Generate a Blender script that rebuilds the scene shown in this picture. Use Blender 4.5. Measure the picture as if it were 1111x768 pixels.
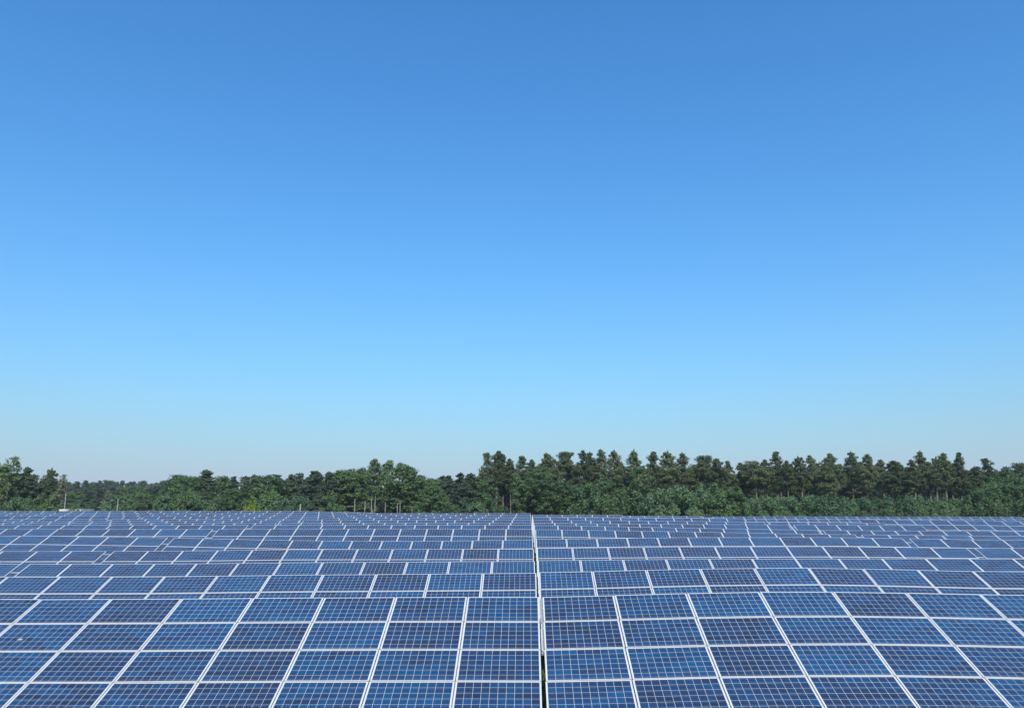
import bpy, math, random
import numpy as np
from mathutils import Matrix, Vector

# ------------------------------------------------------------------ scene, camera, sky, sun
for o in list(bpy.data.objects):
    bpy.data.objects.remove(o)
scene = bpy.context.scene
COL = scene.collection
rng = random.Random(7)
HAZE = 0.00015
R = math.radians

FPX, CAM_Z = 817.0, 4.4                 # focal length in pixels of a 1111 wide frame, eye height in metres
YAW, PITCH = R(-1.24), math.atan((546 - 384) / 817.0)
cam_d = bpy.data.cameras.new('camera')
cam_d.sensor_width = 36.0
cam_d.lens = FPX / 1111 * 36
cam_d.clip_start, cam_d.clip_end = 0.1, 12000
cam = bpy.data.objects.new('camera', cam_d)
COL.objects.link(cam)
cam.location = (0, 0, CAM_Z)
cam.rotation_euler = (R(90) + PITCH, 0, -YAW)
scene.camera = cam

SUN_EL, SUN_AZ = R(44), R(180 - 8)     # azimuth clockwise from north (+Y): behind the camera, a little to the right
world = bpy.data.worlds.new('World')
scene.world = world
world.use_nodes = True
wn = world.node_tree.nodes
sky = wn.new('ShaderNodeTexSky')
sky.sky_type = 'NISHITA'
sky.sun_disc = False
sky.sun_elevation = SUN_EL
sky.sun_rotation = SUN_AZ
sky.altitude = 0
sky.air_density = 1.8
sky.dust_density = 0.6
sky.ozone_density = 10.0
wbal = wn.new('ShaderNodeMix')                      # clean, dry air: a deeper blue than the default atmosphere
wbal.data_type, wbal.blend_type = 'RGBA', 'MULTIPLY'
wbal.inputs[0].default_value = 1.0
wbal.inputs[7].default_value = (.405, .765, .99, 1)
world.node_tree.links.new(sky.outputs[0], wbal.inputs[6])
wtc = wn.new('ShaderNodeTexCoord')                  # thin summer mist along the horizon, all the way round
wsep = wn.new('ShaderNodeSeparateXYZ')
world.node_tree.links.new(wtc.outputs['Generated'], wsep.inputs[0])
wm1 = wn.new('ShaderNodeMath'); wm1.operation = 'MULTIPLY'; wm1.inputs[1].default_value = -1 / .12
wm2 = wn.new('ShaderNodeMath'); wm2.operation = 'EXPONENT'
wm3 = wn.new('ShaderNodeMath'); wm3.operation = 'MULTIPLY'; wm3.inputs[1].default_value = .95; wm3.use_clamp = True
world.node_tree.links.new(wsep.outputs[2], wm1.inputs[0])
world.node_tree.links.new(wm1.outputs[0], wm2.inputs[0])
world.node_tree.links.new(wm2.outputs[0], wm3.inputs[0])
wmist = wn.new('ShaderNodeMix'); wmist.data_type = 'RGBA'
world.node_tree.links.new(wm3.outputs[0], wmist.inputs[0])
world.node_tree.links.new(wbal.outputs[2], wmist.inputs[6])
wmist.inputs[7].default_value = (2.76, 3.14, 4.15, 1)
world.node_tree.links.new(wmist.outputs[2], wn['Background'].inputs[0])
wn['Background'].inputs[1].default_value = 0.15

sun_d = bpy.data.lights.new('sun', 'SUN')
sun_d.energy = 4.2
sun_d.angle = R(0.5)
sun_d.color = (1.0, 0.93, 0.82)
sun = bpy.data.objects.new('sun', sun_d)
COL.objects.link(sun)
sv = Vector((math.sin(SUN_AZ) * math.cos(SUN_EL), math.cos(SUN_AZ) * math.cos(SUN_EL), math.sin(SUN_EL)))
sun.rotation_euler = sv.to_track_quat('Z', 'Y').to_euler()
sun.location = sv * 60

scene.view_settings.view_transform = 'Standard'
scene.view_settings.look = 'None'
scene.view_settings.gamma = 1
scene.view_settings.exposure = 0.25
scene.view_settings.use_curve_mapping = False
scene.render.engine = 'CYCLES'
scene.cycles.max_bounces = 5
scene.cycles.diffuse_bounces = 2
scene.cycles.glossy_bounces = 2
scene.cycles.transmission_bounces = 2

# ------------------------------------------------------------------ helpers
def tag(o, label=None, cat=None, group=None, kind=None):
    if label: o['label'] = label
    if cat: o['category'] = cat
    if group: o['group'] = group
    if kind: o['kind'] = kind
    return o

def empty(name, loc, rz=0.0):
    o = bpy.data.objects.new(name, None)
    o.empty_display_size = 0.2
    COL.objects.link(o)
    o.location = loc
    o.rotation_euler = (0, 0, rz)
    return o

def link(name, mesh, parent=None, matrix=None):
    o = bpy.data.objects.new(name, mesh)
    COL.objects.link(o)
    if parent: o.parent = parent
    if matrix is not None: o.matrix_basis = matrix
    return o

class MB:
    """collects vertices, faces, material slots and (optionally) smooth flags of ONE mesh"""
    def __init__(self):
        self.v, self.f, self.m = [], [], []
    def face(self, pts, slot=0):
        b = len(self.v)
        self.v += [tuple(p) for p in pts]
        self.f.append(tuple(range(b, b + len(pts))))
        self.m.append(slot)
    def box(self, x0, x1, y0, y1, z0, z1, slot=0, M=None):
        b = len(self.v)
        P = [(x, y, z) for z in (z0, z1) for y in (y0, y1) for x in (x0, x1)]
        if M is not None: P = [tuple(M @ Vector(p)) for p in P]
        self.v += P
        for q in ((0, 2, 3, 1), (4, 5, 7, 6), (0, 1, 5, 4), (2, 6, 7, 3), (0, 4, 6, 2), (1, 3, 7, 5)):
            self.f.append(tuple(b + i for i in q)); self.m.append(slot)
    def tube(self, pts, radii, n=7, slot=0, cap=True):
        b0 = len(self.v)
        pts = [Vector(p) for p in pts]
        for i, p in enumerate(pts):
            t = (pts[min(i + 1, len(pts) - 1)] - pts[max(i - 1, 0)]).normalized()
            a = t.cross(Vector((0.31, 0.95, 0.05))).normalized() if abs(t.z) > .6 else t.cross(Vector((0, 0, 1))).normalized()
            c = t.cross(a)
            for k in range(n):
                th = 2 * math.pi * k / n
                self.v.append(tuple(p + (a * math.cos(th) + c * math.sin(th)) * radii[i]))
        for i in range(len(pts) - 1):
            for k in range(n):
                k2 = (k + 1) % n
                self.f.append((b0 + i * n + k, b0 + i * n + k2, b0 + (i + 1) * n + k2, b0 + (i + 1) * n + k)); self.m.append(slot)
        if cap:
            self.f.append(tuple(b0 + k for k in reversed(range(n)))); self.m.append(slot)
            self.f.append(tuple(b0 + (len(pts) - 1) * n + k for k in range(n))); self.m.append(slot)
    def mesh(self, name, mats, smooth=False):
        me = bpy.data.meshes.new(name)
        me.from_pydata(self.v, [], self.f)
        for m in (mats if isinstance(mats, (list, tuple)) else [mats]): me.materials.append(m)
        me.polygons.foreach_set('material_index', self.m)
        if smooth: me.polygons.foreach_set('use_smooth', [True] * len(self.f))
        me.update()
        return me

# ------------------------------------------------------------------ materials
def new_mat(name):
    m = bpy.data.materials.new(name)
    m.use_nodes = True
    nt = m.node_tree
    return m, nt, nt.nodes['Principled BSDF']

class G:
    """tiny node-building helper"""
    def __init__(self, nt): self.nt = nt
    def node(self, t, **kw):
        n = self.nt.nodes.new(t)
        for k, v in kw.items(): setattr(n, k, v)
        return n
    def put(self, sock, val):
        if hasattr(val, 'is_output') or isinstance(val, bpy.types.NodeSocket): self.nt.links.new(val, sock)
        else: sock.default_value = val
    def math(self, op, a, b=0.0, c=None):
        n = self.node('ShaderNodeMath', operation=op)
        self.put(n.inputs[0], a); self.put(n.inputs[1], b)
        if c is not None: self.put(n.inputs[2], c)
        return n.outputs[0]
    def mix(self, fac, a, b, blend='MIX'):
        n = self.node('ShaderNodeMix', data_type='RGBA', blend_type=blend)
        self.put(n.inputs[0], fac); self.put(n.inputs[6], a); self.put(n.inputs[7], b)
        return n.outputs[2]

def mat_noise(name, c1, c2, scale, rough=.7, metallic=0.0, c3=None, detail=4, coord='Object', spec=.5):
    m, nt, p = new_mat(name)
    g = G(nt)
    tc = g.node('ShaderNodeTexCoord')
    n = g.node('ShaderNodeTexNoise'); n.inputs['Scale'].default_value = scale; n.inputs['Detail'].default_value = detail
    nt.links.new(tc.outputs[coord], n.inputs['Vector'])
    r = g.node('ShaderNodeValToRGB')
    r.color_ramp.elements[0].position, r.color_ramp.elements[1].position = .32, .68
    r.color_ramp.elements[0].color, r.color_ramp.elements[1].color = (*c1, 1), (*c2, 1)
    if c3:
        e = r.color_ramp.elements.new(.5); e.color = (*c3, 1)
    nt.links.new(n.outputs[0], r.inputs[0])
    nt.links.new(r.outputs[0], p.inputs['Base Color'])
    p.inputs['Roughness'].default_value = rough
    p.inputs['Metallic'].default_value = metallic
    p.inputs['Specular IOR Level'].default_value = spec
    return m

PW, PH = 1.65, 0.99                     # a module
LIP, MARG = 0.014, 0.018
CELL = (PW - 2 * LIP - 2 * MARG) / 10

def make_cell_material():
    m, nt, p = new_mat('blue_polycrystalline_cells')
    g = G(nt)
    uv = g.node('ShaderNodeUVMap')
    sep = g.node('ShaderNodeSeparateXYZ'); nt.links.new(uv.outputs[0], sep.inputs[0])
    gw, gh = PW - 2 * LIP, PH - 2 * LIP
    cy = (gh - 6 * CELL) / 2
    x = g.math('DIVIDE', g.math('SUBTRACT', g.math('MULTIPLY', sep.outputs[0], gw), MARG), CELL)
    y = g.math('DIVIDE', g.math('SUBTRACT', g.math('MULTIPLY', sep.outputs[1], gh), cy), CELL)
    fx, fy = g.math('FRACT', x), g.math('FRACT', y)
    ix, iy = g.math('FLOOR', x), g.math('FLOOR', y)
    def band(f, c, hw): return g.math('LESS_THAN', g.math('ABSOLUTE', g.math('SUBTRACT', f, c)), hw)
    edge = 0.5 - 0.016
    inside = g.math('MULTIPLY', g.math('LESS_THAN', g.math('ABSOLUTE', g.math('SUBTRACT', fx, .5)), edge),
                    g.math('LESS_THAN', g.math('ABSOLUTE', g.math('SUBTRACT', fy, .5)), edge))
    inx = g.math('MULTIPLY', g.math('GREATER_THAN', x, 0.0), g.math('LESS_THAN', x, 10.0))
    iny = g.math('MULTIPLY', g.math('GREATER_THAN', y, 0.0), g.math('LESS_THAN', y, 6.0))
    cellmask = g.math('MULTIPLY', inside, g.math('MULTIPLY', inx, iny))
    bus = g.math('MAXIMUM', band(fy, .27, .008), band(fy, .73, .008))
    # random per cell and per module
    oi = g.node('ShaderNodeObjectInfo')
    comb = g.node('ShaderNodeCombineXYZ')
    g.put(comb.inputs[0], ix); g.put(comb.inputs[1], iy); g.put(comb.inputs[2], g.math('MULTIPLY', oi.outputs['Random'], 913.7))
    wn1 = g.node('ShaderNodeTexWhiteNoise', noise_dimensions='3D'); nt.links.new(comb.outputs[0], wn1.inputs['Vector'])
    sc = g.node('ShaderNodeSeparateColor'); nt.links.new(wn1.outputs['Color'], sc.inputs[0])
    wn2 = g.node('ShaderNodeTexWhiteNoise', noise_dimensions='1D'); nt.links.new(oi.outputs['Random'], wn2.inputs['W'])
    sm = g.node('ShaderNodeSeparateColor'); nt.links.new(wn2.outputs['Color'], sm.inputs[0])
    # runs of cells from the same wafer lot: one value per half string
    comb2 = g.node('ShaderNodeCombineXYZ')
    g.put(comb2.inputs[0], g.math('FLOOR', g.math('DIVIDE', g.math('ADD', ix, g.math('MULTIPLY', iy, 1.7)), 4.0)))
    g.put(comb2.inputs[1], iy); g.put(comb2.inputs[2], g.math('MULTIPLY', oi.outputs['Random'], 417.3))
    wn3 = g.node('ShaderNodeTexWhiteNoise', noise_dimensions='3D'); nt.links.new(comb2.outputs[0], wn3.inputs['Vector'])
    ss = g.node('ShaderNodeSeparateColor'); nt.links.new(wn3.outputs['Color'], ss.inputs[0])
    # hue: navy-violet to clear blue
    h = g.math('ADD', g.math('MULTIPLY', sm.outputs[0], .42), g.math('ADD', g.math('MULTIPLY', ss.outputs[0], .40), g.math('MULTIPLY', sc.outputs[0], .18)))
    ramp = g.node('ShaderNodeValToRGB')
    el = ramp.color_ramp.elements
    el[0].position, el[0].color = .12, (.012, .025, .058, 1)
    el[1].position, el[1].color = .92, (.008, .064, .150, 1)
    e = el.new(.5); e.color = (.010, .041, .104, 1)
    e = el.new(.34); e.color = (.013, .032, .080, 1)
    nt.links.new(h, ramp.inputs[0])
    grain = g.node('ShaderNodeTexVoronoi'); grain.inputs['Scale'].default_value = 90
    tc = g.node('ShaderNodeTexCoord'); nt.links.new(tc.outputs['Object'], grain.inputs['Vector'])
    gs = g.node('ShaderNodeSeparateColor'); nt.links.new(grain.outputs['Color'], gs.inputs[0])
    val = g.math('ADD', .80, g.math('ADD', g.math('MULTIPLY', sc.outputs[1], .22), g.math('MULTIPLY', gs.outputs[0], .22)))
    hsv = g.node('ShaderNodeHueSaturation'); nt.links.new(ramp.outputs[0], hsv.inputs['Color']); g.put(hsv.inputs['Value'], val)
    c = g.mix(g.math('MULTIPLY', bus, .6), hsv.outputs[0], (.20, .25, .33, 1))
    c = g.mix(cellmask, (.58, .59, .57, 1), c)
    # dust: a thin uneven film, thicker where rain leaves it along the lower frame
    geo2 = g.node('ShaderNodeNewGeometry')
    d1 = g.node('ShaderNodeTexNoise'); d1.inputs['Scale'].default_value = 2.2; d1.inputs['Detail'].default_value = 6; d1.inputs['Roughness'].default_value = .7
    nt.links.new(geo2.outputs['Position'], d1.inputs['Vector'])
    low = g.math('MULTIPLY', g.math('MAXIMUM', g.math('SUBTRACT', .10, sep.outputs[1]), 0.0), 3.0)
    dust = g.math('MULTIPLY', g.math('ADD', g.math('MULTIPLY', d1.outputs[0], .035), low), d1.outputs[0])
    c = g.mix(dust, c, (.40, .37, .32, 1))
    nt.links.new(c, p.inputs['Base Color'])
    # a thin film of dust on the glass
    dn = g.node('ShaderNodeTexNoise'); dn.inputs['Scale'].default_value = 1.1; dn.inputs['Detail'].default_value = 5
    geo = g.node('ShaderNodeNewGeometry'); nt.links.new(geo.outputs['Position'], dn.inputs['Vector'])
    nt.links.new(g.math('ADD', .04, g.math('MULTIPLY', dn.outputs[0], .16)), p.inputs['Roughness'])
    p.inputs['IOR'].default_value = 1.45
    return m

M_CELL = make_cell_material()
M_BACK = mat_noise('white_backsheet', (.70, .71, .72), (.76, .76, .76), 3, .6)
M_ALU = mat_noise('anodised_aluminium', (.52, .505, .465), (.61, .595, .555), 2.3, .5, .1)
M_STEEL = mat_noise('galvanised_steel', (.20, .205, .21), (.32, .325, .33), 9, .55, .3)
M_COVER = mat_noise('weathered_cover', (.27, .265, .25), (.37, .36, .34), 5, .6, .1)
M_GRASS = mat_noise('meadow_grass', (.040, .075, .018), (.13, .15, .045), .35, .95, c3=(.07, .11, .03), detail=9, spec=.2)
M_BLADE = mat_noise('grass_blades', (.05, .10, .02), (.16, .20, .06), .9, .8, spec=.3)
M_DROP = mat_noise('chalky_dropping', (.26, .28, .30), (.38, .40, .40), 30, .9)
M_CONC = mat_noise('pale_concrete', (.46, .43, .38), (.62, .58, .52), 1.3, .9)
M_RENDER = mat_noise('weathered_wall', (.26, .25, .24), (.36, .35, .33), 1.2, .9)
M_DOOR = mat_noise('grey_door_paint', (.12, .14, .14), (.16, .18, .18), 4, .5)
M_WOOD = mat_noise('weathered_wood', (.34, .30, .25), (.50, .46, .40), 4, .85)
M_PBARK = mat_noise('orange_pine_bark', (.12, .094, .075), (.24, .19, .145), 2.2, .95, spec=.1)
M_DBARK = mat_noise('brown_bark', (.06, .05, .04), (.15, .12, .10), 3, .95, spec=.1)
M_BIRCH = mat_noise('birch_bark', (.13, .115, .10), (.40, .37, .32), 2.6, .9, spec=.2)

def leaf_mat(name, c1, c2, var=.35, transl=.38):
    m, nt, p = new_mat(name)
    g = G(nt)
    oi = g.node('ShaderNodeObjectInfo')
    geo = g.node('ShaderNodeNewGeometry')
    n = g.node('ShaderNodeTexNoise'); n.inputs['Scale'].default_value = .55; n.inputs['Detail'].default_value = 5; n.inputs['Roughness'].default_value = .7
    nt.links.new(geo.outputs['Position'], n.inputs['Vector'])
    f = g.math('ADD', g.math('MULTIPLY', n.outputs[0], 1.15), g.math('MULTIPLY', g.math('SUBTRACT', oi.outputs['Random'], .5), var * 1.6))
    f = g.math('ADD', f, g.math('MULTIPLY', g.math('SUBTRACT', geo.outputs['Random Per Island'], .5), .45))
    r = g.node('ShaderNodeValToRGB')
    r.color_ramp.elements[0].position, r.color_ramp.elements[0].color = .15, (*c1, 1)
    r.color_ramp.elements[1].position, r.color_ramp.elements[1].color = .95, (*c2, 1)
    nt.links.new(f, r.inputs[0])
    nt.links.new(r.outputs[0], p.inputs['Base Color'])
    p.inputs['Roughness'].default_value = .75
    p.inputs['Specular IOR Level'].default_value = .25
    tr = g.node('ShaderNodeBsdfTranslucent'); nt.links.new(r.outputs[0], tr.inputs[0])
    mx = g.node('ShaderNodeMixShader'); mx.inputs[0].default_value = transl
    nt.links.new(p.outputs[0], mx.inputs[1]); nt.links.new(tr.outputs[0], mx.inputs[2])
    nt.links.new(mx.outputs[0], nt.nodes['Material Output'].inputs[0])
    return m

L_PINE = leaf_mat('pine_needles', (.064, .097, .046), (.176, .208, .096))
L_DARK = leaf_mat('dark_needles', (0.051, 0.085, 0.053), (0.136, 0.182, 0.099))
L_BROAD = leaf_mat('broad_leaves', (0.058, 0.112, 0.045), (0.162, 0.241, 0.094))
L_PALE = leaf_mat('pale_birch_leaves', (0.084, 0.137, 0.055), (0.205, 0.273, 0.116))
L_SHRUB = leaf_mat('shrub_leaves', (0.06, 0.118, 0.058), (0.158, 0.238, 0.108))
L_YELLOW = leaf_mat('yellow_green_leaves', (.20, .26, .02), (.42, .46, .03))
L_DRY = leaf_mat('dry_thin_leaves', (.15, .16, .09), (.30, .29, .19))
L_FAR = leaf_mat('distant_foliage', (0.05, 0.083, 0.061), (0.121, 0.16, 0.105))

# ------------------------------------------------------------------ terrain: heights of the upper table edges, surveyed row by row
DY, Y1, TOPH = 6.15, 18.23, 2.35
LEFT = {
 1: [(-11.5, 2.2), (-8.1, 2.22), (-5.4, 2.25), (-2.8, 2.27), (0.2, 2.28)],
 2: [(-15.4, 2.13), (-11.3, 2.15), (-7.2, 2.21), (-3.7, 2.24), (0.2, 2.28)],
 3: [(-19.3, 2.05), (-14.2, 2.06), (-9.0, 2.12), (-4.7, 2.15), (-0.3, 2.19)],
 4: [(-23.3, 2.16), (-17.1, 2.18), (-10.9, 2.26), (-5.6, 2.28), (-0.4, 2.3)],
 5: [(-27.3, 2.62), (-20.4, 2.53), (-12.7, 2.38), (-6.6, 2.35), (-0.4, 2.42)],
 6: [(-31.3, 2.8), (-22.9, 2.79), (-14.6, 2.81), (-7.5, 2.82), (-0.5, 2.8)],
 7: [(-35.3, 2.87), (-25.8, 2.87), (-16.5, 2.89), (-8.5, 2.89), (-0.6, 2.89)],
 8: [(-39.2, 2.85), (-28.7, 2.85), (-18.3, 2.87), (-9.4, 2.89), (-0.6, 2.89)],
 9: [(-43.2, 2.85), (-31.6, 2.88), (-20.2, 2.93), (-10.4, 2.97), (-0.7, 2.97)],
 10: [(-47.1, 2.9), (-34.5, 2.92), (-22.0, 2.97), (-11.4, 3.03), (-0.8, 3.02)],
 11: [(-51.1, 3.13), (-37.4, 3.06), (-23.9, 3.04), (-12.3, 3.09), (-0.8, 3.05)],
 12: [(-55.1, 3.19), (-40.3, 3.18), (-25.7, 3.15), (-13.3, 3.17), (-0.9, 3.13)],
 13: [(-59.0, 3.3), (-43.2, 3.28), (-27.6, 3.26), (-14.2, 3.25), (-0.9, 3.25)],
 14: [(-66.0, 3.42), (-46.2, 3.46), (-29.4, 3.44), (-18.1, 3.22)]}
RIGHT = {
 1: [(0.3, 2.28), (1.9, 2.32), (3.6, 2.37), (6.3, 2.42), (7.0, 2.41), (8.7, 2.39), (10.4, 2.36), (11.3, 2.35)],
 2: [(0.8, 2.3), (4.9, 2.41), (8.4, 2.45), (9.5, 2.44), (14.0, 2.35)],
 3: [(0.9, 2.22), (6.2, 2.28), (11.9, 2.3), (17.5, 2.31)],
 4: [(1.1, 2.34), (7.4, 2.4), (14.3, 2.43), (21.1, 2.36)],
 5: [(1.3, 2.47), (8.7, 2.57), (16.7, 2.58), (24.7, 2.46)],
 6: [(1.5, 2.78), (10.0, 2.65), (19.2, 2.5), (28.3, 2.42)],
 7: [(1.7, 2.86), (5.7, 2.8), (11.2, 2.69), (21.6, 2.53), (31.9, 2.48)],
 8: [(1.9, 2.88), (6.3, 2.82), (12.5, 2.79), (24.0, 2.75), (30.8, 2.7)],
 9: [(2.1, 2.96), (6.9, 2.93), (13.7, 2.87), (26.5, 2.77), (31.0, 2.71)],
 10: [(2.3, 3.08), (7.6, 3.07), (15.0, 3.03), (19.8, 2.98), (30.8, 2.95), (37.1, 2.85), (42.2, 2.82), (45.6, 2.75)],
 11: [(2.5, 3.04), (21.5, 2.91)],
 12: [(2.7, 3.15), (10.9, 3.14)],
 13: [(2.9, 3.02), (11.7, 2.96), (24.8, 2.9)],
 21: [(34.5, 2.28), (50.3, 2.29), (64.6, 2.28), (77.7, 2.24), (80.7, 2.24), (80.9, 2.15), (90, 2.12)]}

def row_y(r): return Y1 + DY * (r - 1) if r < 20 else 128.0
def interp(P, x): return float(np.interp(x, [p[0] for p in P], [p[1] for p in P]))

GY, GP = [-60.0], [[(0, 2.28)]]
for r in range(1, 15):
    GY.append(row_y(r)); GP.append(LEFT[r] + RIGHT.get(r, []))
GY += [128.0, 150.0, 4000.0]
GP += [[(-60, 2.6), (0, 2.45), (34.5, 2.28), (81, 2.2)], [(0, 2.3)], [(0, 2.3)]]
def ground_z(x, y):
    j = max(0, min(len(GY) - 2, int(np.searchsorted(GY, y)) - 1))
    t = min(1, max(0, (y - GY[j]) / (GY[j + 1] - GY[j])))
    return interp(GP[j], x) * (1 - t) + interp(GP[j + 1], x) * t - TOPH

def build_ground():
    xs = [-900, -500, -250, -150] + [x for x in np.arange(-100, 101, 2.5)] + [150, 250, 500, 900]
    ys = [-200, -60, -20, -5, 0] + [y for y in np.arange(5, 160, 2.05)] + [180, 220, 300, 400, 550, 700]
    V = [(x, y, ground_z(x, y)) for y in ys for x in xs]
    n = len(xs)
    Fc = [(j * n + i, j * n + i + 1, (j + 1) * n + i + 1, (j + 1) * n + i) for j in range(len(ys) - 1) for i in range(n - 1)]
    me = bpy.data.meshes.new('ground'); me.from_pydata(V, [], Fc); me.materials.append(M_GRASS)
    me.polygons.foreach_set('use_smooth', [True] * len(Fc)); me.update()
    tag(link('ground', me), kind='structure')
build_ground()

def build_haze():
    mb = MB(); mb.box(-905, 905, -205, 705, -3.0, 27.0)
    m = bpy.data.materials.new('summer_haze'); m.use_nodes = True
    nt = m.node_tree
    nt.nodes.remove(nt.nodes['Principled BSDF'])
    v = nt.nodes.new('ShaderNodeVolumePrincipled')
    v.inputs['Color'].default_value = (.80, .88, 1.0, 1)
    v.inputs['Density'].default_value = HAZE
    v.inputs['Anisotropy'].default_value = 0.0
    nt.links.new(v.outputs[0], nt.nodes['Material Output'].inputs['Volume'])
    tag(link('haze', mb.mesh('haze', m)), 'thin summer haze in the air over the whole field and woods', 'haze', kind='stuff')
build_haze()

# ------------------------------------------------------------------ solar tables
TILT = R(24.1)
CW, CH = 1.67, 1.01
LZ, LY = math.sin(TILT), math.cos(TILT)

def panel_mesh():
    mb = MB()
    hx, hy = PW / 2 - LIP, PH / 2 - LIP
    mb.box(-hx, hx, -hy, hy, -.008, -.003, 1)
    me = mb.mesh('panel', [M_CELL, M_BACK])
    uvl = me.uv_layers.new(name='UVMap')
    for p in me.polygons:
        if p.normal.z > .5: p.material_index = 0
        for li in p.loop_indices:
            co = me.vertices[me.loops[li].vertex_index].co
            uvl.data[li].uv = ((co.x + hx) / (2 * hx), (co.y + hy) / (2 * hy))
    return me

def frame_mesh():
    mb = MB()
    X, Y, h = PW / 2, PH / 2, .040
    e = .0012                                # the long members butt against the short ones
    for s in (-1, 1):
        a, b = (X - LIP, X) if s > 0 else (-X, -X + LIP)
        mb.box(a, b, -Y, Y, -h, 0)
        a, b = (Y - LIP, Y) if s > 0 else (-Y, -Y + LIP)
        mb.box(-X + LIP + e, X - LIP - e, a, b, -h, -.0004)
    return mb.mesh('frame', M_ALU)

PANEL, FRAME = panel_mesh(), frame_mesh()

def post_mesh(h):
    mb = MB()
    mb.box(-.045, .045, -.03, .03, -h, 0)
    mb.box(-.045, .045, .031, .06, -h + .1, -.02)
    return mb.mesh('post', M_STEEL)
POST_HI, POST_LO = post_mesh(1.75), post_mesh(1.05)
rb = MB(); rb.box(-.03, .03, -3.85, -.15, -.21, -.115)
RAFTER = rb.mesh('rafter', M_STEEL)
db = MB()
db.tube([(-.05, 0, 0), (-.015, .008, .004), (.02, 0, .004), (.055, -.01, 0)], [.012, .030, .024, .008], 8)
db.v = [(x, y, z * .12) for x, y, z in db.v]
DROP = db.mesh('bird_dropping', M_DROP)

ROWW = ['first', 'second', 'third', 'fourth', 'fifth', 'sixth', 'seventh', 'eighth', 'ninth', 'tenth', 'eleventh', 'twelfth', 'thirteenth', 'fourteenth']
protos = {}

def solar_table(r, x0, ncol, prof, label):
    """one rack of four rows of landscape modules, bending along the lie of the land"""
    Y = row_y(r)
    gx = x0 + ncol * CW / 2
    base = Vector((gx, Y - 2.0, ground_z(gx, Y - 2.0)))
    root = empty('solar_table', base)
    tag(root, label, 'solar table', 'tilted solar tables standing in rows')
    zs = [interp(prof, x0 + i * CW) for i in range(ncol + 1)]
    jit = random.Random(r * 100 + int(x0))
    down = Vector((0, -LY, -LZ))
    rolls = []
    for i in range(ncol):
        ax = Vector((CW, 0, zs[i + 1] - zs[i])).normalized()
        nrm = ax.cross(-down).normalized()
        up = nrm.cross(ax)
        top = Vector((x0 + (i + .5) * CW, Y, (zs[i] + zs[i + 1]) / 2)) - base
        rolls.append((top, ax, up, nrm))
        for k in range(4):
            c = top + down * ((k + .5) * CH) + nrm * jit.uniform(-.003, .003)
            tz = jit.uniform(-.0025, .0025); tx = jit.uniform(-.002, .002)
            a2 = (ax + nrm * tz).normalized(); u2 = (up + nrm * tx).normalized(); n2 = a2.cross(u2).normalized(); u2 = n2.cross(a2)
            M = Matrix(((a2.x, u2.x, n2.x, c.x), (a2.y, u2.y, n2.y, c.y), (a2.z, u2.z, n2.z, c.z), (0, 0, 0, 1)))
            if 'panel' not in protos:
                pn = protos['panel'] = link('panel', PANEL, root, M)
                protos['frame'] = link('frame', FRAME, pn)
            else:
                pn = protos['panel'].copy(); COL.objects.link(pn); pn.parent = root; pn.matrix_basis = M
                fr = protos['frame'].copy(); COL.objects.link(fr); fr.parent = pn; fr.matrix_basis = Matrix.Identity(4)
    # four purlins that bend with the table and stick out a little at both ends
    for s in (.28, 1.52, 2.46, 3.72):
        mb = MB()
        pts = []
        for i in range(ncol + 1):
            pts.append(Vector((x0 + i * CW, Y, zs[i])) - base + down * s)
        pts[0].x += .02; pts[-1].x -= .02
        dn = Vector((0, LZ, -LY))
        b = len(mb.v)
        for p in pts:
            for a, c in ((-.03, .044), (.03, .044), (.03, .112), (-.03, .112)):
                mb.v.append(tuple(p + down * a + dn * c))
        for i in range(ncol):
            for q in range(4):
                q2 = (q + 1) % 4
                mb.f.append((b + i * 4 + q, b + i * 4 + q2, b + i * 4 + 4 + q2, b + i * 4 + 4 + q)); mb.m.append(0)
        mb.f.append((b + 3, b + 2, b + 1, b)); mb.m.append(0)
        e = b + ncol * 4
        mb.f.append((e, e + 1, e + 2, e + 3)); mb.m.append(0)
        link('purlin', mb.mesh('purlin', M_STEEL), root)
    # rafters and posts under every third column joint
    for i in range(1, ncol, 2):
        top = Vector((x0 + i * CW, Y, zs[i])) - base
        link('rafter', RAFTER, root, Matrix.Translation(top) @ Matrix.Rotation(TILT, 4, 'X'))
        for s, me in ((1.0, POST_HI), (3.0, POST_LO)):
            p = top + down * s
            link('post', me, root, Matrix.Translation(p + Vector((0, 0, -.23))))
    return root, rolls

def place(r, side, k):
    if side < 0: return 'left of the central gap' if k == 0 else '%s to the left of the central gap' % ROWW[k]
    return 'right of the central gap' if k == 0 else '%s to the right of the central gap' % ROWW[k]

NL = {1: 1, 2: 1, 3: 2, 4: 2, 5: 2, 6: 2, 7: 2, 8: 3, 9: 3, 10: 3, 11: 3, 12: 3, 13: 4}
for r, n in NL.items():
    for k in range(n):
        x0 = 0.24 - (k + 1) * 12 * CW - k * .36
        rowname = 'front row' if r == 1 else '%s row' % ROWW[r - 1]
        lab = 'solar table in the %s, %s' % (rowname, place(r, -1, k))
        root, rolls = solar_table(r, x0, 12, LEFT[r], lab)
        if r == 1:
            # a chalky bird dropping on the second module down, seventh column from the gap
            pan = [c for c in root.children if c.name.startswith('panel')][5 * 4 + 1]
            link('bird_dropping', DROP, pan, Matrix.Translation((-.28, -.09, .004)) @ Matrix.Scale(1.1, 4))
for k in range(3):
    solar_table(14, 0.24 - 20.4 - (k + 1) * 20.04 - k * .36, 12, LEFT[14],
                'solar table in the rearmost row before the left woods, %s from its right end' % ROWW[k])
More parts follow.
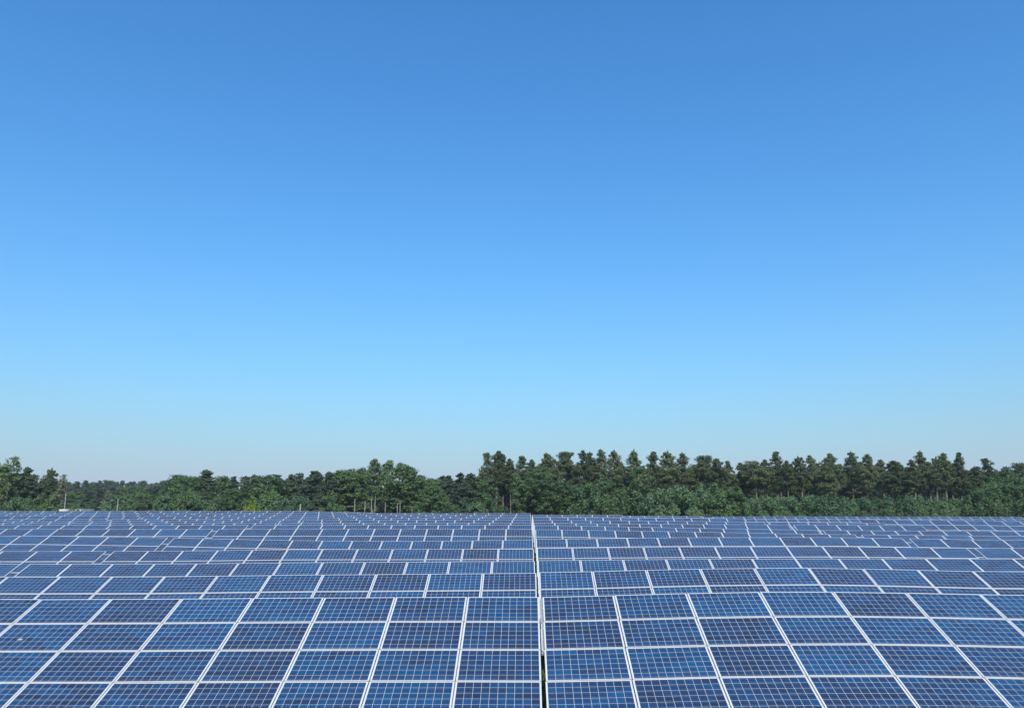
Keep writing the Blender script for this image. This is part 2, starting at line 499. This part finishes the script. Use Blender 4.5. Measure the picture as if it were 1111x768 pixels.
SPEC = {1: [(0.305, 12)], 2: [(0.31, 12)], 3: [(0.34, 12)], 4: [(0.38, 12), (20.78, 12)], 5: [(0.40, 12), (20.80, 12)],
        6: [(0.42, 12), (20.82, 12)], 7: [(0.40, 12), (20.80, 12)], 8: [(0.40, 12), (20.84, 6)], 9: [(0.38, 12), (20.82, 6)],
        10: [(0.38, 12), (31.1, 12)], 11: [(0.38, 12)], 12: [(0.38, 6)], 13: [(0.38, 12)]}
for r, L in SPEC.items():
    for k, (x0, n) in enumerate(L):
        rowname = 'front row' if r == 1 else '%s row' % ROWW[r - 1]
        extra = {(8, 1): 'short six-column solar table', (9, 1): 'short six-column solar table', (12, 0): 'short six-column solar table'}.get((r, k), 'solar table')
        solar_table(r, x0, n, RIGHT[r], '%s in the %s, %s' % (extra, rowname, place(r, 1, k)))
for k, (x0, n) in enumerate([(20.4, 12), (40.48, 12), (60.56, 12), (80.9, 6)]):
    solar_table(21, x0, n, RIGHT[21], 'solar table in the far separate row before the right bushes, %s from its left' % ROWW[k])

# pale cable cover in the gap beside the upper modules of the front row
def cable_cover():
    z = interp(RIGHT[1], .30)
    base = Vector((.2725, Y1 - .7, 0))
    mb = MB()
    M = Matrix.Translation(Vector((.2725, Y1, z - .012)) - base) @ Matrix.Rotation(TILT, 4, 'X')
    mb.box(-.026, .030, -1.02, -.03, -.034, -.012, 0, M)
    mb.box(.006, .016, -1.02, -.03, -.0115, -.004, 0, M)
    mb.box(.002, .030, -2.05, -1.025, -.034, -.012, 0, M)
    mb.box(-.02, .02, -2.12, -2.055, -.06, -.016, 0, M)
    o = link('cable_cover', mb.mesh('cable_cover', M_COVER)); o.location = base
    tag(o, 'pale metal cable cover in the narrow gap between the two front solar tables', 'cable cover')
cable_cover()

# grass tufts in the lane below the central gap
def grass_lane():
    mb = MB()
    for i in range(2600):
        y = 12.5 + 26 * rng.random() ** 1.3; x = .33 + rng.gauss(0, .55)
        z = ground_z(x, y); h = rng.uniform(.15, .5) * (1.0 if rng.random() < .8 else 1.5); a = rng.uniform(0, 6.28); w = rng.uniform(.008, .016)
        dx, dy = math.cos(a) * w, math.sin(a) * w
        lx, ly = rng.gauss(0, .12), rng.gauss(0, .12)
        mb.face([(x - dx, y - dy, z - .01), (x + dx, y + dy, z - .01), (x + dx * .6 + lx * .5, y + dy * .6 + ly * .5, z + h * .6), (x + lx, y + ly, z + h)])
    tag(link('grass', mb.mesh('grass', M_BLADE)), 'green grass growing in the lane below the central gap', 'grass', kind='stuff')
grass_lane()

# ------------------------------------------------------------------ vegetation
def quads(centers, normals, size_w, size_h, nrng):
    """leaf faces: one small quad per centre, facing its normal, with a random spin"""
    n = len(centers)
    rnd = nrng.normal(size=(n, 3))
    a = np.cross(normals, rnd); a /= np.linalg.norm(a, axis=1)[:, None] + 1e-9
    b = np.cross(normals, a)
    w = (size_w * nrng.uniform(.6, 1.3, n))[:, None]; h = (size_h * nrng.uniform(.6, 1.3, n))[:, None]
    V = np.stack([centers - a * w * .35 - b * h, centers + a * w * .9 - b * h * .3, centers + a * w * .3 + b * h, centers - a * w + b * h * .25], 1)
    return V.reshape(-1, 3)

def clump_leaves(cl, per, size, nrng, rand=.65, slim=.62, stray=.18):
    C, Nn = [], []
    for (c, rad) in cl:
        d = nrng.normal(size=(per, 3)); d /= np.linalg.norm(d, axis=1)[:, None]
        rr = nrng.uniform(.35, 1.0, per)[:, None] ** .6 * np.where(nrng.random(per) < stray, nrng.uniform(1.0, 1.3 + stray, per), 1.0)[:, None]
        C.append(np.array(c) + d * rr * np.array(rad))
        nn = d / np.array(rad); nn /= np.linalg.norm(nn, axis=1)[:, None]
        nn = nn + nrng.normal(size=(per, 3)) * rand * .6 + np.array((0, 0, .25))
        Nn.append(nn / np.linalg.norm(nn, axis=1)[:, None])
    C, Nn = np.concatenate(C), np.concatenate(Nn)
    return quads(C, Nn, size, size * slim, nrng)

def leaves_mesh(name, V, mat):
    n = len(V) // 4
    me = bpy.data.meshes.new(name)
    me.vertices.add(len(V)); me.vertices.foreach_set('co', V.astype(np.float32).ravel())
    me.loops.add(len(V)); me.loops.foreach_set('vertex_index', np.arange(len(V), dtype=np.int32))
    me.polygons.add(n); me.polygons.foreach_set('loop_start', np.arange(0, len(V), 4, dtype=np.int32))
    try: me.polygons.foreach_set('loop_total', np.full(n, 4, dtype=np.int32))
    except Exception: pass
    me.materials.append(mat); me.update(); me.validate()
    return me

def pine(seed, H=15.0, base=.45, width=2.5, flat=False, per=62, leaf=.105):
    """Scots pine: bare trunk, irregular layered crown of needle plates"""
    q = random.Random(seed); nr = np.random.default_rng(seed)
    lean = (q.gauss(0, .35), q.gauss(0, .35))
    def tp(t): return Vector((lean[0] * t * t + .12 * math.sin(t * 5 + seed), lean[1] * t * t, H * t))
    tr = MB()
    ts = [0, .12, .25, .4, .55, .7, .85, .97]
    tr.tube([tp(t) for t in ts], [.27, .23, .205, .18, .14, .10, .06, .02], 8)
    cl = []
    t = base
    while t < .985:
        u = (t - base) / (1 - base)
        prof = (max(0, math.sin((u * .86 + .12) * math.pi)) ** .8 if flat else (1 - u) ** .8 * min(1, .5 + u * 2.2)) + .03
        nb = q.randint(3, 6)
        a0 = q.uniform(0, 6.28)
        for k in range(nb):
            a = a0 + k * 6.28 / nb + q.gauss(0, .35)
            L = width * prof * q.uniform(.4, 1.2)
            if q.random() < .12: L *= 1.25
            s = tp(t); rise = q.uniform(-.05, .35) * L
            e = s + Vector((math.cos(a) * L, math.sin(a) * L, rise))
            mid = s.lerp(e, .5) + Vector((0, 0, -.06 * L))
            tr.tube([s, mid, e], [.05, .035, .012], 4, cap=False)
            m = max(1, int(L / .62))
            for j in range(m):
                f = 1.0 - j * .62 / max(L, .62) * .9
                if f < .25: break
                c = s.lerp(e, f) + Vector((q.gauss(0, .18), q.gauss(0, .18), q.uniform(0, .22)))
                sz = q.uniform(.42, .80) * (.5 + .5 * min(1, L / 1.6))
                cl.append(((c.x, c.y, c.z), (sz, sz, sz * q.uniform(.5, .9))))
        t += q.uniform(.022, .042)
    for k in range(7):
        c = tp(1.0) + Vector((q.gauss(0, .03 + .05 * k), q.gauss(0, .03 + .05 * k), -.1 - k * .33))
        cl.append(((c.x, c.y, c.z), (.11 + .055 * k, .11 + .055 * k, .36)))
    # a few dead lower branches
    for k in range(5):
        t = q.uniform(base * .55, base); a = q.uniform(0, 6.28); L = q.uniform(.5, 1.4); s = tp(t)
        tr.tube([s, s + Vector((math.cos(a) * L, math.sin(a) * L, -.1 * L))], [.03, .008], 4, cap=False)
    return tr, clump_leaves(cl, per, leaf, nr, .65, 1.5, .32)

def broadleaf(seed, H=12.0, base=.18, width=2.4, shape='oval', n=95, per=64, leaf=.18, holes=.0):
    q = random.Random(seed); nr = np.random.default_rng(seed)
    tr = MB()
    lean = q.gauss(0, .3)
    def tp(t): return Vector((lean * t * t + .1 * math.sin(4 * t + seed), .15 * math.sin(3 * t + seed), H * t))
    tr.tube([tp(t) for t in (0, .1, .25, .45, .65, .85, .95)], [.20, .17, .145, .115, .08, .04, .015], 8)
    cl = []
    for i in range(n):
        u = (i + q.random()) / n
        if shape == 'oval': pr = math.sin(math.pi * (u * .86 + .12)) ** .7
        elif shape == 'birch': pr = (1 - u) ** .6 * min(1, .35 + u * 2.5) + .08
        else: pr = math.cos(u * math.pi / 2 * .92) ** .55
        z = H * (base + (1 - base) * u) * q.uniform(.965, 1.01)
        a = q.uniform(0, 6.28)
        rr = width * pr * math.sqrt(q.uniform(.22, 1.0)) * q.uniform(.85, 1.18)
        rr *= 1 + .22 * math.sin(a * 2 + seed + u * 5)
        if q.random() < holes: continue
        s = tp(max(.02, min(.94, (z - rr * .6) / H)))
        c = Vector((tp(u).x + math.cos(a) * rr, math.sin(a) * rr, z))
        sz = q.uniform(.42, .85) * (width / 2.4) ** .5
        cl.append(((c.x, c.y, c.z), (sz, sz, sz * q.uniform(.6, 1.0))))
        if q.random() < .4: tr.tube([s, s.lerp(c, .55) + Vector((0, 0, .1)), c], [.045, .03, .008], 4, cap=False)
    return tr, clump_leaves(cl, per, leaf, nr)

def shrub(seed, H=4.0, width=2.6, n=80, per=70, leaf=.145, spiky=.0):
    q = random.Random(seed); nr = np.random.default_rng(seed)
    tr = MB(); cl = []
    for k in range(5):
        a = q.uniform(0, 6.28); L = q.uniform(.3, .7) * width
        tr.tube([(0, 0, 0), (math.cos(a) * L * .4, math.sin(a) * L * .4, H * .4), (math.cos(a) * L, math.sin(a) * L, H * .8)], [.06, .04, .012], 5, cap=False)
    for i in range(n):
        th = q.uniform(0, 6.28); ph = math.asin(q.uniform(.0, 1.0)); rr = q.uniform(.55, 1.0) ** .6
        k = 1 + .18 * math.sin(3 * th + seed) + .14 * math.sin(5 * ph + 2 * th + seed * 2)
        c = (math.cos(th) * math.cos(ph) * width * rr * k, math.sin(th) * math.cos(ph) * width * rr * k, H * (.06 + .9 * math.sin(ph) * rr * k ** .7))
        sz = q.uniform(.35, .7)
        cl.append((c, (sz * .85, sz * .85, sz * (1 + spiky))))
    return tr, clump_leaves(cl, per, leaf, nr, .75)

# templates: nominal height, trunk mesh, crown vertices
TPL = {}
def add_tpl(key, H, gen, tmat, lmat):
    tr, V = gen
    TPL[key] = (H, tr.mesh(key + '_trunk', tmat, True), leaves_mesh(key + '_crown', V, lmat), V)
for s in range(6):
    add_tpl('pine%d' % s, 15, pine(11 + s, 15, [.60, .50, .57, .44, .62, .53][s], [2.6, 3.0, 2.3, 2.8, 3.1, 2.4][s], s in (4,)), M_PBARK, L_PINE)
for s in range(3):
    add_tpl('young%d' % s, 12, pine(41 + s, 12, [.06, .1, .16][s], [2.5, 2.1, 2.6][s], False, 62, .10), M_DBARK, L_DARK)
for s in range(4):
    add_tpl('broad%d' % s, 11, broadleaf(61 + s, 11, [.12, .2, .1, .28][s], [2.7, 2.2, 3.0, 2.3][s], ['oval', 'birch', 'dome', 'oval'][s], [105, 90, 120, 90][s]), M_DBARK, L_BROAD)
for s in range(3):
    add_tpl('birch%d' % s, 12, broadleaf(81 + s, 12, [.25, .3, .2][s], [1.9, 2.2, 1.7][s], ['birch', 'oval', 'birch'][s], [80, 80, 75][s], 58, .17, [.1, .15, .35][s]), M_BIRCH, L_PALE)
for s in range(4):
    add_tpl('shrub%d' % s, 4, shrub(101 + s, 4, [2.6, 2.2, 3.0, 2.4][s], [85, 75, 100, 80][s], spiky=[0, .4, .1, .6][s]), M_DBARK, L_SHRUB)
add_tpl('sallow', 5, shrub(121, 5, 3.4, 120, 72, .15, .3), M_DBARK, L_BROAD)
add_tpl('yellow', 2.6, shrub(131, 2.6, 1.5, 45, 44, .12, .5), M_DBARK, L_YELLOW)
add_tpl('olive', 2.6, shrub(135, 2.6, 1.5, 40, 40, .12, .3), M_DBARK, L_PALE)
add_tpl('dry', 10, broadleaf(141, 10, .3, 1.0, 'birch', 75, 20, .15, .3), M_DBARK, L_DRY)
add_tpl('thin', 12, broadleaf(151, 12, .55, 1.9, 'oval', 46, 34, .19, .25), M_DBARK, L_PALE)

CP, SP = math.cos(PITCH), math.sin(PITCH)
def at(x, y, Y):
    """the point at distance Y north of the camera that stands under photo pixel x, y"""
    F = (math.sin(YAW) * CP, math.cos(YAW) * CP, SP); Rt = (math.cos(YAW), -math.sin(YAW), 0)
    U = (Rt[1] * F[2], -Rt[0] * F[2], Rt[0] * F[1] - Rt[1] * F[0])
    d = [F[i] + (x - 555.5) / FPX * Rt[i] - (y - 384) / FPX * U[i] for i in range(3)]
    return d[0] * Y / d[1], d[2] * Y / d[1] + CAM_Z

NAME = {'pine': 'pine_tree', 'young': 'young_pine_tree', 'broad': 'broadleaf_tree', 'birch': 'birch_tree', 'shrub': 'shrub', 'sallow': 'shrub', 'yellow': 'shrub', 'olive': 'shrub', 'dry': 'birch_tree', 'thin': 'broadleaf_tree'}
def tree(key, x, top, Y, label, cat, group=None, wid=1.0, trunk_mat=None):
    H, tm, cm, _ = TPL[key]
    X, zt = at(x, top, Y)
    gz = ground_z(X, Y) - .05
    s = (zt - gz) / H
    kind = ''.join(c for c in key if not c.isdigit())
    root = empty(NAME[kind], (X, Y, gz), rng.uniform(0, 6.28))
    sw = s ** .6 * wid * rng.uniform(.86, 1.16)
    root.scale = (sw * rng.uniform(.9, 1.1), sw, s)
    tag(root, label, cat, group)
    shr = NAME[kind] == 'shrub'
    link('stem' if shr else 'trunk', tm, root)
    link('foliage' if shr else 'crown', cm, root)
    return root

ORD = ['', 'second', 'third', 'fourth', 'fifth', 'sixth', 'seventh', 'eighth', 'ninth', 'tenth', 'eleventh', 'twelfth', 'thirteenth', 'fourteenth',
       'fifteenth', 'sixteenth', 'seventeenth', 'eighteenth', 'nineteenth', 'twentieth', 'twenty-first', 'twenty-second', 'twenty-third', 'twenty-fourth',
       'twenty-fifth', 'twenty-sixth', 'twenty-seventh', 'twenty-eighth', 'twenty-ninth', 'thirtieth']

# --- tall pines of the right-hand wood
PINES = [(530, 492), (539, 490), (546, 494), (554, 498), (567, 496), (577, 499), (591, 492), (598, 494), (613, 491), (632, 490), (641, 491), (653, 488), (666, 489),
         (686, 489), (706, 491), (723, 490), (738, 492), (763, 495), (776, 499), (791, 501), (805, 503), (818, 501), (829, 499), (840, 491), (852, 500),
         (868, 496), (880, 495), (893, 498), (903, 493), (922, 491), (938, 494), (955, 499), (965, 501), (977, 502), (990, 499), (1000, 490), (1012, 497),
         (1022, 492), (1038, 492), (1055, 507), (1072, 498), (1107, 503)]
nleft = [p for p in PINES if p[0] < 690]; nright = [p for p in PINES if p[0] >= 690]
for i, (x, y) in enumerate(PINES):
    Y = 168 + 14 * rng.random()
    if x in (849, 918, 933, 1022, 1038): Y = 164
    key = 'pine%d' % rng.randrange(6) if x > 560 else 'pine%d' % [3, 1, 3, 5][i % 4]
    look = 'tall pine' if y < 493 else ('lower pine' if y > 499 else 'mid-height pine')
    if x < 690:
        k = i; lab = '%s above the round bushes, %s from the left end of the wood' % (look, ORD[k] or 'first')
    else:
        k = len(PINES) - 1 - i; lab = '%s above the low hedge, %s from the right end of the wood' % (look, ORD[k] or 'first')
    tree(key, x, y, Y, lab, 'pine tree', 'tall pines of the right wood', rng.uniform(.85, 1.1))
# second rank of pines, their tops showing in the gaps
SECOND = [(550, 503), (585, 506), (605, 507), (622, 505), (648, 504), (676, 503), (697, 505), (714, 506), (750, 508), (784, 510), (812, 510), (846, 506), (860, 505),
          (886, 503), (912, 504), (930, 502), (947, 505), (971, 508), (984, 507), (1006, 503), (1030, 503), (1046, 512), (1064, 511), (1082, 512), (1098, 514)]
for i, (x, y) in enumerate(SECOND):
    tree('pine%d' % rng.randrange(6), x, y, rng.uniform(186, 198), 'pine half hidden behind taller ones, %s such from the left' % (ORD[i] or 'first'),
         'pine tree', 'pines standing deeper in the right wood', 1.35)

# --- broadleaved trees and bushes in front of the pines
FRONT = [('broad1', 563, 517), ('birch0', 576, 512), ('broad3', 588, 508), ('birch1', 600, 514), ('broad0', 612, 524), ('shrub2', 626, 528), ('sallow', 644, 527),
         ('broad3', 660, 521), ('shrub3', 672, 532), ('birch1', 693, 506), ('shrub0', 684, 533), ('sallow', 706, 533), ('shrub2', 728, 530), ('sallow', 740, 534), ('shrub3', 757, 529),
         ('shrub1', 770, 535), ('sallow', 783, 532), ('broad2', 798, 534), ('shrub0', 812, 538)]
for i, (key, x, y) in enumerate(FRONT):
    kind = 'bush' if key[:2] in ('sh', 'sa') else ('birch' if key[0] == 'b' and key[1] == 'i' else 'broadleaved tree')
    lab = {'bush': 'rounded green bush', 'birch': 'pale green birch', 'broadleaved tree': 'leafy green tree'}[kind] + ' in front of the pines, %s along from the central gap' % (ORD[i] or 'first')
    tree(key, x, y, 150 + 7 * rng.random(), lab, kind if kind == 'bush' else 'tree', 'leafy trees and bushes before the pines', 1.25)
HEDGE = [(824, 541), (836, 539), (848, 542), (859, 540), (869, 538), (880, 541), (890, 537), (901, 541), (912, 539), (923, 542), (934, 541), (945, 543), (956, 540),
         (967, 541), (978, 541), (989, 540), (999, 538), (1010, 541), (1020, 541), (1031, 543), (1041, 541), (1052, 541)]
for i, (x, y) in enumerate(HEDGE):
    tree('shrub%d' % rng.randrange(4), x, y, 148 + 5 * rng.random(), 'low bush in the hedge under the bare pine trunks, %s from its left end' % (ORD[i] or 'first'),
         'bush', 'low bushes in the right hedge', 1.2)
RB = [('sallow', 1064, 533), ('sallow', 1078, 528), ('broad0', 1088, 509), ('sallow', 1092, 527), ('sallow', 1106, 529), ('broad2', 1104, 518)]
for (key, x, y), d in zip(RB, ('bright green bush next to the hedge end', 'large bright green bush below the pale rounded tree', 'pale green rounded tree between two pines at far right',
                               'broad bright bush under the pale rounded tree', 'bright green bush cut by the right edge of the picture', 'green tree behind the bush at the right edge')):
    tree(key, x, y, 147 + rng.uniform(0, 4) + (8 if key[0] == 'b' else 0), d, 'tree' if key[0] == 'b' else 'bush', 'bright trees and bushes at the right end', 1.2)

# --- middle wood of broadleaved trees and young pines
MID = [('young0', 186, 520), ('broad0', 194, 516), ('broad2', 206, 517), ('young1', 224, 511), ('broad0', 215, 519), ('broad3', 236, 518), ('birch1', 243, 516), ('young2', 256, 518), ('young0', 268, 517),
       ('young1', 276, 516), ('broad2', 290, 516), ('young2', 303, 516), ('young0', 315, 515), ('young1', 325, 514), ('young2', 338, 512), ('young0', 347, 513), ('young1', 357, 513),
       ('broad0', 370, 512), ('broad2', 381, 510), ('broad3', 392, 509), ('birch0', 406, 499), ('birch0', 420, 500), ('broad3', 436, 504), ('birch0', 445, 509), ('broad1', 455, 516),
       ('broad0', 468, 521), ('broad2', 472, 520), ('young1', 481, 517), ('young2', 490, 517), ('young1', 500, 514), ('young0', 511, 514), ('broad3', 519, 518)]
LOOK = {'young': 'dark young pine', 'broad': 'green broadleaved tree', 'birch': 'tall pale birch'}
for i, (key, x, y) in enumerate(MID):
    k = ''.join(c for c in key if not c.isdigit())
    tree(key, x, y, 152 + 16 * rng.random(), '%s in the middle wood, %s tree from its left end' % (LOOK[k], ORD[i] if i < 30 else ['thirty-first', 'thirty-second', 'thirty-third'][i - 30] or 'first'),
         'pine tree' if k == 'young' else 'tree', 'trees of the middle wood', 1.45)
# lower trees before the middle wood
LOW = [('shrub0', 186, 536), ('sallow', 200, 533), ('shrub2', 214, 535), ('young0', 226, 527), ('shrub1', 240, 536), ('broad2', 252, 530), ('sallow', 290, 533), ('shrub3', 302, 538),
       ('young2', 345, 532), ('sallow', 355, 540), ('shrub0', 320, 539), ('broad0', 468, 524), ('sallow', 478, 541), ('shrub2', 521, 545), ('sallow', 535, 542), ('shrub1', 332, 541), ('shrub0', 508, 546)]
for i, (key, x, y) in enumerate(LOW):
    k = 'young pine' if key[0] == 'y' else ('small leafy tree' if key[0] == 'b' else 'low bush')
    tree(key, x, y, 143 + 6 * rng.random(), '%s at the foot of the middle wood, %s from its left end' % (k, ORD[i] or 'first'), 'bush' if k == 'low bush' else 'tree', 'low growth before the middle wood', 1.2)
# slim pale trunks under the birches
def bare_trunk(x, top, Y, label, arm=False):
    X, zt = at(x, top, Y); gz = ground_z(X, Y) - .05; h = zt - gz
    mb = MB(); mb.tube([(0, 0, 0), (.05, 0, h * .5), (.02, 0, h)], [.085, .075, .05], 6)
    if arm: mb.tube([(.05, 0, h * .72), (-.7, .1, h * .73), (-1.6, .1, h * .70)], [.05, .04, .02], 5)
    o = link('bare_trunk', mb.mesh('bare_trunk', M_BIRCH, True)); o.location = (X, Y, gz)
    tag(o, label, 'tree trunk', 'slim pale trunks under the birches')
for i, (x, t, arm) in enumerate([(385, 541, 1), (396, 543, 0), (403, 541, 0), (407, 538, 0), (418, 545, 0), (431, 546, 0), (434, 544, 0), (447, 549, 0), (467, 550, 0)]):
    bare_trunk(x, t, 148 + i % 3, ('pale bare trunk with one long level branch, left of the birches' if arm else 'slim pale trunk under the birches, %s from the branched trunk' % (ORD[i - 1] or 'first')), arm)

# --- left corner trees
LC = [('broad2', 1, 503, 'dark leafy tree cut by the left edge'), ('thin', 13, 497, 'tall airy tree with open crown at far left'), ('broad0', 14, 514, 'dense green tree below the airy crown at far left'),
      ('young1', 30, 508, 'pointed dark pine right of the airy tree'), ('young0', 36, 515, 'broad dark pine with layered branches at far left'), ('young2', 45, 522, 'low spreading pine with pale lit branches at far left'),
      ('pine2', 53, 509, 'pine with an open tuft rising above its neighbours at far left'), ('young0', 58, 519, 'dark pine beside the thin dry birch'), ('dry', 69, 514, 'thin dry birch with pale bare trunk beside the shed'),
      ('birch1', 4, 531, 'small yellowish birch at the left edge'), ('shrub2', 22, 541, 'low bush at the foot of the far left trees'), ('sallow', 52, 541, 'spreading bush left of the pale shed'), ('shrub0', 8, 545, 'small bush under the yellowish birch')]
for key, x, y, lab in LC:
    tree(key, x, y, 124 + 8 * rng.random() - (5 if y > 528 else 0), lab, 'bush' if 'bush' in lab else 'tree', 'trees in the far left corner', 1.15)
bare_trunk(71.5, 535, 118, 'thick pale broken trunk standing right beside the shed')
tree('yellow', 274, 545.5, 110, 'bright yellow-green bush alone before the middle wood', 'bush', wid=.75)
tree('olive', 79, 548, 107, 'small olive bush in front of the pale shed roof', 'bush', wid=.62)
FL = [('broad3', 86, 534), ('young1', 97, 533), ('young0', 109, 530), ('dry', 118, 532), ('thin', 131, 529), ('birch1', 142, 527), ('broad1', 151, 528), ('birch2', 160, 529), ('young2', 170, 528), ('young0', 177, 525),
      ('shrub0', 92, 542), ('young2', 122, 540), ('shrub2', 136, 539), ('sallow', 148, 538), ('young0', 158, 538), ('sallow', 172, 538)]
for i, (key, x, y) in enumerate(FL):
    k = ''.join(c for c in key if not c.isdigit())
    look = {'broad': 'green leafy tree', 'young': 'small dark pine', 'dry': 'thin brownish birch', 'thin': 'thin pale tree', 'birch': 'olive birch', 'shrub': 'low bush', 'sallow': 'spreading bush'}[k]
    tree(key, x, y, (205 if i < 10 else 165) + 10 * rng.random(), '%s before the low distant forest, %s from the shed' % (look, ORD[i] or 'first'), 'bush' if 'bush' in look else 'tree', 'trees before the low distant forest', 1.5)

# --- masses of wood nobody could count
def wood_mass(name, items, label, lm):
    Vs, tr = [], MB()
    for key, X, Y, H in items:
        h0, tm, _, V = TPL[key]
        V = V.reshape(-1, 4, 3)[::2].reshape(-1, 3); V = V.reshape(-1, 4, 3); cc = V.mean(1, keepdims=True); V = ((V - cc) * 1.4 + cc).reshape(-1, 3)
        s = H / h0; a = rng.uniform(0, 6.28); ca, sa = math.cos(a), math.sin(a); sw = s ** .6 * 1.25
        W = np.empty_like(V)
        W[:, 0] = (V[:, 0] * ca - V[:, 1] * sa) * sw + X; W[:, 1] = (V[:, 0] * sa + V[:, 1] * ca) * sw + Y
        W[:, 2] = V[:, 2] * s + ground_z(X, Y)
        Vs.append(W)
    o = link(name, leaves_mesh(name, np.concatenate(Vs), lm))
    tag(o, label, 'forest', kind='stuff')
items = []
for i in range(70):
    x = 470 + 660 * (i + rng.random()) / 70
    Y = rng.uniform(200, 225); X, zt = at(x, (522 if x < 525 else 510) + rng.uniform(-4, 8), Y)
    items.append((rng.choice(['pine3', 'young0', 'young2', 'young1']), X, Y, zt - ground_z(X, Y)))
for i in range(34):
    x = 180 + 300 * (i + rng.random()) / 34
    Y = rng.uniform(176, 190); X, zt = at(x, 522 + rng.uniform(-2, 8), Y)
    items.append((rng.choice(['young0', 'young2', 'broad2', 'broad0']), X, Y, zt - ground_z(X, Y)))
for i in range(60):
    x = 470 + 660 * (i + rng.random()) / 60
    Y = rng.uniform(180, 199); X, zt = at(x, (531 if x < 800 else 537) + rng.uniform(-6, 5), Y)
    items.append((rng.choice(['young0', 'young1', 'broad2'] if x < 800 else ['young0', 'young1']), X, Y, zt - ground_z(X, Y)))
for i in range(70):
    x = 690 + 430 * (i + rng.random()) / 70
    Y = rng.uniform(226, 244); X, zt = at(x, 517 + rng.uniform(-4, 6), Y)
    items.append((rng.choice(['young0', 'broad2', 'young2']), X, Y, zt - ground_z(X, Y)))
wood_mass('background_wood', items, 'dark mass of further trees filling the depth behind the pines and birches', L_DARK)
items = []
for i in range(80):
    x = -30 + 250 * (i + rng.random()) / 80
    Y = rng.uniform(330, 400); X, zt = at(x, 523.5 + rng.gauss(0, 1.2), Y)
    items.append((rng.choice(['young0', 'young1', 'pine3', 'broad0']), X, Y, zt - ground_z(X, Y)))
wood_mass('distant_forest', items, 'low even line of distant forest beyond the left woods', L_FAR)

# ------------------------------------------------------------------ shed and posts beyond the field
def shed():
    Y = 112.0
    xa, za = at(64, 552.2, Y); xb, zb = at(88, 551.8, Y)
    gz = ground_z((xa + xb) / 2, Y) - .1; h = za - gz; w = (xb - xa) / 2
    root = empty('shed', ((xa + xb) / 2, Y, gz))
    tag(root, 'low pale flat-roofed shed just showing above the panels at far left', 'shed')
    mb = MB(); mb.box(-w + .15, w - .15, .15, 3.2, 0, h - .28); link('wall', mb.mesh('wall', M_RENDER), root)
    mb = MB(); mb.box(-w, w, 0, 3.4, h - .277, h); link('roof', mb.mesh('roof', M_CONC), root)
    mb = MB(); mb.box(-.5, .5, .10, .147, .02, 2.0); d = link('door', mb.mesh('door', M_DOOR), root)
    mb = MB(); mb.box(.34, .42, .04, .097, .95, 1.05); link('handle', mb.mesh('handle', M_STEEL), d)
shed()
def pole(x, top, Y, r, label):
    X, zt = at(x, top, Y); gz = ground_z(X, Y) - .1
    mb = MB(); mb.tube([(0, 0, 0), (0, 0, zt - gz)], [r, r * .8], 8)
    o = link('wooden_post', mb.mesh('wooden_post', M_WOOD)); o.location = (X, Y, gz)
    tag(o, label, 'post')
pole(326, 546.5, 108, .09, 'short pale post behind the panels right of the yellow-green bush')
pole(128.3, 541, 116, .055, 'tall slim pale pole before the low distant forest')
